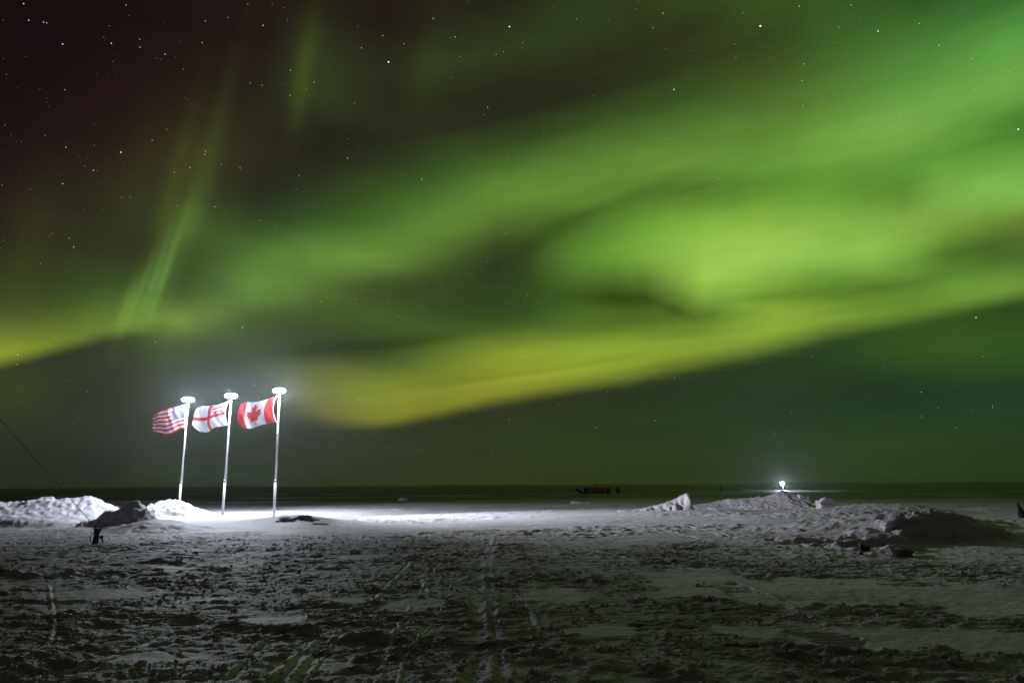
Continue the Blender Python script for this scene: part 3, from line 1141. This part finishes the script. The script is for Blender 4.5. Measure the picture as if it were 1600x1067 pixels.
LEAF = [(-90, 2030), (-45, 1167), (-156, 1069), (-1015, 1220), (-899, 900), (-919, 827), (-1860, 65), (-1648, -34), (-1614, -113),
        (-1800, -685), (-1258, -570), (-1185, -608), (-1080, -855), (-657, -401), (-546, -458), (-750, -1510), (-423, -1321), (-332, -1348), (0, -2000)]
LEAF = LEAF + [(-x, y) for x, y in reversed(LEAF)]


def inpoly(x, y, P):
    r = False
    for (x0, y0), (x1, y1) in zip(P, P[1:] + P[:1]):
        if (y0 > y) != (y1 > y) and x < (x1 - x0) * (y - y0) / (y1 - y0) + x0:
            r = not r
    return r


def pat_maple(u, v):      # u from hoist to fly, v from top to bottom -> material index (0 red, 1 white, 2 blue)
    if u < .25 or u > .75:
        return 0
    return 0 if inpoly(-(u - .5) * 9600, (v - .5) * 4800, LEAF) else 1


def pat_stripes(u, v):
    if u < .4 and v < 7 / 13:
        cu, cv = u / .4 * 12, v / (7 / 13) * 10
        i, j = round(cu), round(cv)
        if 1 <= i <= 11 and 1 <= j <= 9 and (i + j) % 2 == 0 and math.hypot((cu - i), (cv - j) * .85) < .36:
            return 1
        return 2
    return int(v * 13) % 2 and 1 or 0


def pat_cross(u, v):
    if u < .46 and v < .42:       # canton: crossed saltires and an upright cross
        a, b = u / .46, v / .42
        x, y = (a - .5) * 2, (b - .5) * 1.1
        if abs(x) < .10 or abs(y) < .11:
            return 0
        if abs(x) < .17 or abs(y) < .19:
            return 1
        dd = min(abs(y - .55 * x), abs(y + .55 * x))
        if dd < .05:
            return 0
        if dd < .15:
            return 1
        return 2
    if .43 < v < .56 or .46 < u < .55:
        return 0
    return 1


def curve(pts, t):
    pts = np.array(pts, float)
    f = t * (len(pts) - 1)
    i = min(int(f), len(pts) - 2)
    return cr(pts[max(i - 1, 0)], pts[i], pts[i + 1], pts[min(i + 2, len(pts) - 1)], f - i)


def flag(D, hoist, top, bottom, fly, pattern, label, amp=.13, ph=0., ragged=0.0, nu=128, nv=65):
    """four pixel curves at distance D give the cloth's outline; folds run through its depth"""
    org = at(*hoist[0], D)
    bm = bmesh.new()
    rnd = random.Random(3)
    V = []
    for j in range(nv + 1):
        v = j / nv
        row = []
        rag = ragged * (rnd.random() - .5 + .6 * math.sin(j * .9))
        for i in range(nu + 1):
            u = i / nu
            T_, B_, H_, Y_ = curve(top, u), curve(bottom, u), curve(hoist, v), curve(fly, v)
            p00, p10, p01, p11 = np.array(top[0]), np.array(top[-1]), np.array(bottom[0]), np.array(bottom[-1])
            P = (1 - v) * T_ + v * B_ + (1 - u) * H_ + u * Y_ - ((1 - u) * (1 - v) * p00 + u * (1 - v) * p10 + (1 - u) * v * p01 + u * v * p11)
            if ragged and u > .9:
                P = P + np.array([-rag * (u - .9) * 10, 0])
            w = amp * (.25 + u) * math.sin(7.5 * u + 1.3 * v + ph) + amp * .30 * u * math.sin(17 * u - 3.0 * v + ph * 2)
            w += .02 * math.sin(30 * u + 9 * v)
            P = P + np.array([0, .9 * u * math.sin(7.5 * u + ph + .8)])
            row.append(bm.verts.new(at(P[0], P[1], D + .02 + w) - org))
        V.append(row)
    for j in range(nv):
        for i in range(nu):
            f = bm.faces.new((V[j][i], V[j + 1][i], V[j + 1][i + 1], V[j][i + 1]))
            f.material_index = pattern((i + .5) / nu, (j + .5) / nv)
            f.smooth = True
    t = thing('flag', org, label, 'flag', 'flags flying from the lamp poles')
    mesh_obj('cloth', bm, [M_FR, M_FW, M_FB], t)
    hp = [at(*curve(hoist, k / 14), D + .02) - org for k in range(15)]
    mesh_obj('hoist_rope', tube(hp, .022, 8), M_ROPE, t, True)
    return t, org


def snap(tx, ty, bx, by, D):
    pass


flag(47, [(290.5, 631), (289, 640), (289, 650), (288.5, 660), (287.5, 669)],
     [(290.5, 631), (281, 633.5), (271, 636.5), (262, 639), (251, 641), (243, 646)],
     [(287.5, 669), (279, 671), (270, 677), (262, 680), (252, 677), (244, 675)],
     [(243, 646), (239, 653), (240, 660), (238, 668), (244, 675)],
     pat_stripes, "striped flag with a starred blue corner, ragged at its fly end, on the leftmost pole", .13, .4, 2.5)
flag(45, [(357.5, 626), (353.5, 634), (352, 645), (352.8, 655), (355.5, 664.5)],
     [(357.5, 626), (347, 630), (336, 633), (325, 633.5), (314, 634), (307, 639)],
     [(355.5, 664.5), (345, 666), (334, 668.5), (326, 674), (314, 674), (304, 669)],
     [(307, 639), (303, 647), (302, 655), (300, 663), (304, 669)],
     pat_cross, "white flag with a red cross and a small crossed canton, on the middle pole", .13, 1.9)
flag(43, [(433, 618), (428.5, 627), (426.5, 639), (428, 650), (432, 659.5)],
     [(433, 618), (422, 622.5), (408, 626), (396, 628), (384, 629), (376, 633)],
     [(432, 659.5), (420, 661.5), (407, 664), (395, 668), (384, 669.5), (375, 666)],
     [(376, 633), (372.5, 642), (371.5, 650), (372, 660), (375, 666)],
     pat_maple, "red and white flag with a red maple leaf, on the rightmost pole", .12, 3.2)

# ------------------------------------------------------------------ far lamp post
lp = at(1223.5, 766, 160)
lt = at(1223.5, 755.5, 160)
t = thing('lamp_post', (lp.x, 160, gz(lp.x, 160) - .05), "short white lamp post shining far out on the ice behind the rounded mound", 'lamp post')
Hh = lt.z - t.location.z
mesh_obj('post', lathe([(.10, 0), (.09, Hh - .15)], 12), M_WHITE, t, True)
mesh_obj('foot', lathe([(.30, -.1), (.30, .06), (.12, .10)], 14), M_WHITE, t)
prof = [(.001, -.30)] + [(.40 * math.sin(a), -.30 * math.cos(a)) for a in np.linspace(.3, math.pi - .3, 7)] + [(.001, .30)]
mesh_obj('lamp_head', lathe(prof, 12, Hh + .03), M_LAMP2, t, True)

# ------------------------------------------------------------------ sled with a red load, far out
S = 136.0
p0 = at(930, 770, S)
zg = gz(p0.x, S)
k = S / F
t = thing('cargo_sled', (p0.x, S, zg), "long dark sled with upturned bow and red load, far out on the ice", 'sled')


def X_(px):
    return (px - 930) * k


for sy in (-.45, .45):
    mesh_obj('runner', tube([(X_(899), sy, .95), (X_(901), sy, .8), (X_(904), sy, .32), (X_(909), sy, .10), (X_(925), sy, .07), (X_(943), sy, .07)],
                            [.05, .09, .11, .09, .07, .07], 8), M_DARK, t)
mesh_obj('deck', box(X_(926), 0, .26, X_(943) - X_(905) - 0, 1.1, .14, bev=.03), M_DARK, t)
bm = bmesh.new()
pr = [(899, 1.02), (902, 1.0), (907, .62), (909, .30), (904, .28)]
a_ = [bm.verts.new((X_(x), -.5, z)) for x, z in pr]
b_ = [bm.verts.new((X_(x), .5, z)) for x, z in pr]
bm.faces.new(a_)
bm.faces.new(list(reversed(b_)))
for i in range(5):
    bm.faces.new((a_[i], b_[i], b_[(i + 1) % 5], a_[(i + 1) % 5]))
bmesh.ops.recalc_face_normals(bm, faces=bm.faces)
mesh_obj('bow', bm, M_DARK, t)


def lump(cx, cy, cz, sx, sy, sz, seed, m, name):
    bm = bmesh.new()
    bmesh.ops.create_icosphere(bm, subdivisions=3, radius=1)
    r = random.Random(seed)
    o_ = [r.random() * 6 for _ in range(3)]
    for v in bm.verts:
        c = v.co
        f = 1 + .18 * math.sin(3.1 * c.x + o_[0]) * math.cos(2.7 * c.y + o_[1]) + .1 * math.sin(6 * c.z + o_[2] + 4 * c.x)
        q = Vector([math.copysign(abs(a) ** .6, a) for a in c])
        v.co = Vector((q.x * sx * f, q.y * sy * f, q.z * sz * f)) + Vector((cx, cy, cz))
    return mesh_obj(name, bm, m, t, True)


lump(X_(916), 0, .70, .42, .42, .42, 1, M_DARK, 'dark_bundle')
lump(X_(921.5), 0, .82, .32, .40, .40, 2, M_TARP, 'tarp_bundle')
lump(X_(918.5), -.46, .42, .22, .10, .12, 5, M_TARP, 'small_sack')
lump(X_(929), 0, .72, .50, .46, .42, 3, M_RED, 'red_load')
mesh_obj('red_box', box(X_(937), 0, .66, .85, .95, .74, bev=.06), M_RED, t)
mesh_obj('engine_cover', box(X_(941.6), 0, .74, .42, .9, .86, bev=.08), M_BLACK, t)
mesh_obj('leaning_pole', tube([(X_(935), 0, 1.05), (X_(933.5), 0, 1.4), (X_(931.3), 0, 1.85)], .05, 6), M_DARK, t)
mesh_obj('top_rail', tube([(X_(927), 0, 1.12), (X_(935), 0, 1.10), (X_(942), 0, 1.12)], .05, 6), M_DARK, t)


def crate(px0, px1, ptop, pbot, D, m, label):
    a, b = at((px0 + px1) / 2, pbot, D), at((px0 + px1) / 2, ptop, D)
    w = (px1 - px0) / F * D
    g = gz(a.x, D)
    t = thing('storage_box', (a.x, D, g - .02), label, 'storage box', rot=(0, 0, R(random.uniform(-8, 8))))
    h = b.z - g
    mesh_obj('body', box(0, 0, h * .45, w * .94, w * .8, h * .9, bev=.03), m, t)
    mesh_obj('lid', box(0, 0, h * .94, w, w * .86, h * .10, bev=.02), m, t)
    for s in (-1, 1):
        mesh_obj('skid', box(s * w * .32, 0, .02, .10, w * .86, .09, bev=.01), M_DARK, t)
    mesh_obj('latch', box(0, -w * .43, h * .82, .12, .05, .16, bev=.01), M_GREY, t)


crate(945.7, 953, 761.3, 769.5, 136, M_BLACK, "square black box standing just right of the loaded sled on the far ice")
crate(962.5, 969, 760.5, 768.3, 139, M_BLUE, "dark blue box standing furthest right of the loaded sled on the far ice")


def marker(px, ptop, pbot, D, label, lean, w):
    a, b = at(px, pbot, D), at(px, ptop, D)
    g = gz(a.x, D)
    h = b.z - g
    t = thing('trail_marker', (a.x, D, g), label, 'trail marker', 'dark marker stakes on the far ice', rot=(0, R(lean), 0))
    mesh_obj('stake', lathe([(.05, -.1), (.04, h)], 8), M_DARK, t)
    bm = lathe([(w, .12), (w * .85, h * .35), (w * .35, h * .8), (.03, h * 1.02)], 7)
    for v in bm.verts:
        v.co.x *= 1 + .25 * math.sin(v.co.z * 7)
    mesh_obj('wrap', bm, M_BLACK, t)


marker(1127, 757.5, 768, 150, "taller left one of the two thin dark marker stakes far out on the ice", -5, .17)
marker(1155, 760, 768, 152, "shorter right one of the two thin dark marker stakes far out on the ice", -6, .15)

# ------------------------------------------------------------------ anchor post and guy wire
pa = on_ground(148, 850.5)
g = gz(pa[0], pa[1])
k = pa[1] / F
t = thing('anchor_post', (pa[0], pa[1], g - .03), "stubby black post with two horns on top, standing in trodden snow at left", 'anchor post', rot=(0, R(5), 0))
hh = 24 * k
bm = lathe([(.088, 0), (.080, hh * .5), (.076, hh * .75), (.088, hh * .9), (.112, hh), (.108, hh + .03), (.06, hh + .035)], 14)
mesh_obj('body', bm, M_BLACK, t)
mesh_obj('horn', tube([(-.085, 0, hh), (-.10, 0, hh + .05), (-.105, 0, hh + .09)], [.02, .018, .008], 6), M_BLACK, t)
mesh_obj('horn', tube([(.085, 0, hh - .02), (.12, 0, hh + .04), (.135, 0, hh + .11)], [.03, .022, .008], 6), M_BLACK, t)
mesh_obj('loop_handle', tube([(-.07, 0, hh * .78), (-.14, 0, hh * .70), (-.175, 0, hh * .55), (-.18, 0, hh * .35), (-.13, 0, hh * .22)], .014, 6), M_DARK, t)
wire_foot = Vector((pa[0] - .04, pa[1], g + hh + .06))
pb = on_ground(161, 847)
gb = gz(pb[0], pb[1])
t = thing('ground_peg', (pb[0], pb[1], gb), "small black peg leaning in the snow just right of the anchor post", 'peg', rot=(0, R(-22), 0))
mesh_obj('shank', lathe([(.022, -.1), (.026, .15)], 8), M_DARK, t)
mesh_obj('head', lathe([(.03, .13), (.05, .15), (.052, .21), (.03, .23)], 10), M_BLACK, t)
# wire up to the mast that stands outside the picture
q0, q1 = at(125, 806, pa[1]), at(0, 655, pa[1])
dirw = (q1 - q0)
end = q1 + dirw * 3.2
pts = []
for i in range(25):
    s = i / 24
    p = wire_foot.lerp(end, s)
    p.z -= .22 * math.sin(math.pi * s)
    pts.append(p)
t = tag(mesh_obj('guy_wire', tube([p - wire_foot for p in pts], .0075, 6), M_DARK), "thin dark guy wire slanting up to the left from the black post", 'wire')
t.location = wire_foot
mast_x, mast_y = end.x, end.y
gm = gz(mast_x, mast_y)
MAST = (mast_x, mast_y, gm, end.z)


# ------------------------------------------------------------------ ice and snow blocks
def block(px, pbot, D, sx, sy, sz, label, seed, m=M_ICE, rot=(0, 0, 0), name='snow_block', cat='snow block', pointed=0.0, sink=.2):
    a = at(px, pbot, D)
    z = ground_top(a.x, D)
    bm = bmesh.new()
    bmesh.ops.create_cube(bm, size=1)
    bmesh.ops.subdivide_edges(bm, edges=bm.edges[:], cuts=5, use_grid_fill=True)
    r = random.Random(seed)
    ph = [r.random() * 6.28 for _ in range(6)]
    for v in bm.verts:
        c = v.co.copy()
        f = 1 + .16 * math.sin(5 * c.x + ph[0]) * math.sin(4 * c.y + ph[1]) + .10 * math.sin(11 * c.z + ph[2] + 6 * c.x)
        tp = 1 - pointed * (c.z + .5)
        v.co = Vector((c.x * tp * f * sx + .12 * sx * (c.z + .5) * math.sin(ph[3]), c.y * tp * f * sy, (c.z + .5) * f * sz + .10 * sz * math.sin(6 * c.x + ph[4]) - sink * sz))
        v.co += Vector((r.uniform(-1, 1) * sx, r.uniform(-1, 1) * sy, r.uniform(-1, 1) * sz)) * .035
    o = tag(mesh_obj(name, bm, m), label, cat)
    o.location = (a.x, D, z)
    o.rotation_euler = rot
    return o


block(219, 790, 32.6, .50, .40, .34, "flat-topped dark block on the crest of the dark-faced hump", 1, rot=(0, R(-6), R(12)))
block(474, 807, 34.6, 1.5, .5, .20, "long dark slab of crusted snow lying on the drift in front of the rightmost flagpole", 2, rot=(0, R(4), R(-8)), name='snow_slab', cat='snow slab', pointed=.85, sink=.4)
block(446, 806, 34.3, .9, .35, .13, "shorter dark slab, left end of the pair in front of the rightmost flagpole", 3, rot=(0, R(-8), R(10)), name='snow_slab', cat='snow slab', pointed=.85, sink=.3)
block(502, 813, 33.6, .9, .4, .12, "thin dark snow slab trailing to the right of the drift before the rightmost flagpole", 4, rot=(0, R(7), R(-12)), name='snow_slab', cat='snow slab', pointed=.4, sink=.5)
block(1255, 778, 49.0, .60, .5, .28, "pale block with a dark underside on the right shoulder of the rounded mound", 5, M_SNOW, rot=(0, R(8), 0))
block(1288, 789, 46.5, .85, .6, .56, "square-shouldered snow block standing right of the rounded mound", 6, M_SNOW, rot=(0, R(-10), R(6)))
block(1347, 845, 18.9, .20, .2, .17, "small dark cube in the hollow of the broken bank at the right", 7, M_DARK)
block(1344, 862, 18.0, .11, .1, .08, "tiny dark lump alone on the smooth snow below the broken bank", 8, M_ICE)
block(1405, 862, 17.6, .55, .3, .18, "wedge of dark crust at the near foot of the large dark bank", 9, rot=(0, R(8), R(10)))
block(1390, 812, 21.5, .7, .5, .22, "pale crust plate at the left edge of the large dark bank", 12, M_SNOW, rot=(R(12), R(-14), R(8)), name='crust_plate', cat='crust plate')
block(1597.5, 804, 37.5, .34, .3, .66, "pointed black stump at the right edge of the picture", 14, M_BLACK, rot=(0, R(-10), 0), name='stump', cat='stump', pointed=.75, sink=.05)
block(905, 791, 62, 1.6, .8, .34, "small pale drift lip in the middle of the lit snow", 15, M_SNOW, rot=(0, R(4), 0), name='drift_lip', cat='drift lip', sink=.4)
block(628, 784, 90, 1.5, .9, .38, "bright lump of snow on the grey ice right of the flagpoles", 16, M_SNOW, name='snow_lump', cat='snow lump', sink=.3, pointed=.6)


# ------------------------------------------------------------------ stars
def stars():
    rs = random.Random(21)
    bm0 = bmesh.new()
    bmesh.ops.create_icosphere(bm0, subdivisions=1, radius=1)
    bv = [v.co.copy() for v in bm0.verts]
    bf = [[v.index for v in f.verts] for f in bm0.faces]
    bm0.free()
    Rr = 9000.0
    kinds = []
    for i, (c, s) in enumerate([((.9, .93, 1.0), .95), ((1, .86, .68), .9), ((.72, .85, 1), 2.2)]):
        mm = bpy.data.materials.new('star_light')
        mm.use_nodes = True
        t_ = mm.node_tree
        t_.nodes.remove(t_.nodes['Principled BSDF'])
        e = t_.nodes.new('ShaderNodeEmission')
        e.inputs[0].default_value = (*c, 1)
        e.inputs[1].default_value = s
        t_.links.new(e.outputs[0], t_.nodes['Material Output'].inputs[0])
        mm.cycles.emission_sampling = 'NONE'
        kinds.append(mm)
    V, Fc, MI = [], [], []

    def add(d, sz, mi):
        b = len(V)
        r = Rr * R(sz)
        for v in bv:
            V.append(tuple(Vector(d) * Rr + v * r))
        for f in bf:
            Fc.append([b + q for q in f])
            MI.append(mi)
    for (x, y, s, mi) in [(607, 97, .040, 2), (1188, 41, .046, 2), (796, 42, .034, 2), (189, 238, .036, 0), (1591, 202, .032, 2), (1525, 496, .034, 1),
                          (379, 511, .028, 0), (1053, 140, .026, 2), (1372, 49, .026, 2), (28, 554, .028, 0), (174, 68, .028, 0), (98, 69, .03, 0),
                          (501, 471, .024, 0), (320, 241, .024, 0), (146, 266, .024, 1), (115, 386, .024, 1), (98, 287, .024, 0), (543, 247, .024, 0),
                          (762, 168, .024, 0), (1036, 21, .024, 0), (45, 32, .026, 0), (68, 35, .024, 0), (73, 36, .022, 0), (37, 6, .028, 0),
                          (321, 33, .022, 0), (316, 67, .022, 0), (258, 85, .024, 0), (411, 40, .026, 0), (454, 110, .022, 0), (565, 75, .024, 0),
                          (598, 56, .022, 0), (677, 29, .024, 0), (711, 58, .024, 0), (197, 8, .022, 0), (219, 74, .022, 1), (103, 230, .022, 0),
                          (321, 236, .022, 0), (336, 323, .022, 0), (297, 262, .022, 0), (659, 280, .026, 1), (1249, 10, .024, 0), (1330, 8, .022, 0),
                          (1256, 100, .022, 0), (1253, 126, .022, 0), (1408, 178, .024, 0), (1436, 37, .022, 0), (1467, 71, .022, 0)]:
        add(ray(x, y), s * 1.3, mi)
    for _ in range(9000):
        u, z = rs.uniform(-math.pi, math.pi), rs.uniform(.02, 1)
        q = math.sqrt(1 - z * z)
        add((q * math.sin(u), q * math.cos(u), z), .008 + .018 * rs.random() ** 4, 0 if rs.random() < .75 else 1)
    me = bpy.data.meshes.new('stars')
    me.from_pydata(V, [], Fc)
    for m in kinds:
        me.materials.append(m)
    me.polygons.foreach_set('material_index', MI)
    o = bpy.data.objects.new('stars', me)
    C.objects.link(o)
    tag(o, 'small white and orange stars all over the night sky', 'stars', kind='stuff')


stars()

# ------------------------------------------------------------------ haze: fine ice dust in the air
if HAZE > 0:
    hm = bpy.data.materials.new('ice_haze')
    hm.use_nodes = True
    t_ = hm.node_tree
    t_.nodes.remove(t_.nodes['Principled BSDF'])
    pv = t_.nodes.new('ShaderNodeVolumePrincipled')
    pv.inputs['Color'].default_value = (.9, .93, 1, 1)
    pv.inputs['Density'].default_value = HAZE
    pv.inputs['Anisotropy'].default_value = .90
    t_.links.new(pv.outputs[0], t_.nodes['Material Output'].inputs['Volume'])
    ztop, zbot = 11.5, -4.0
    bm = box(0, 0, (ztop + zbot) / 2, 7600, 7600, ztop - zbot)
    tag(mesh_obj('haze', bm, hm), kind='stuff')
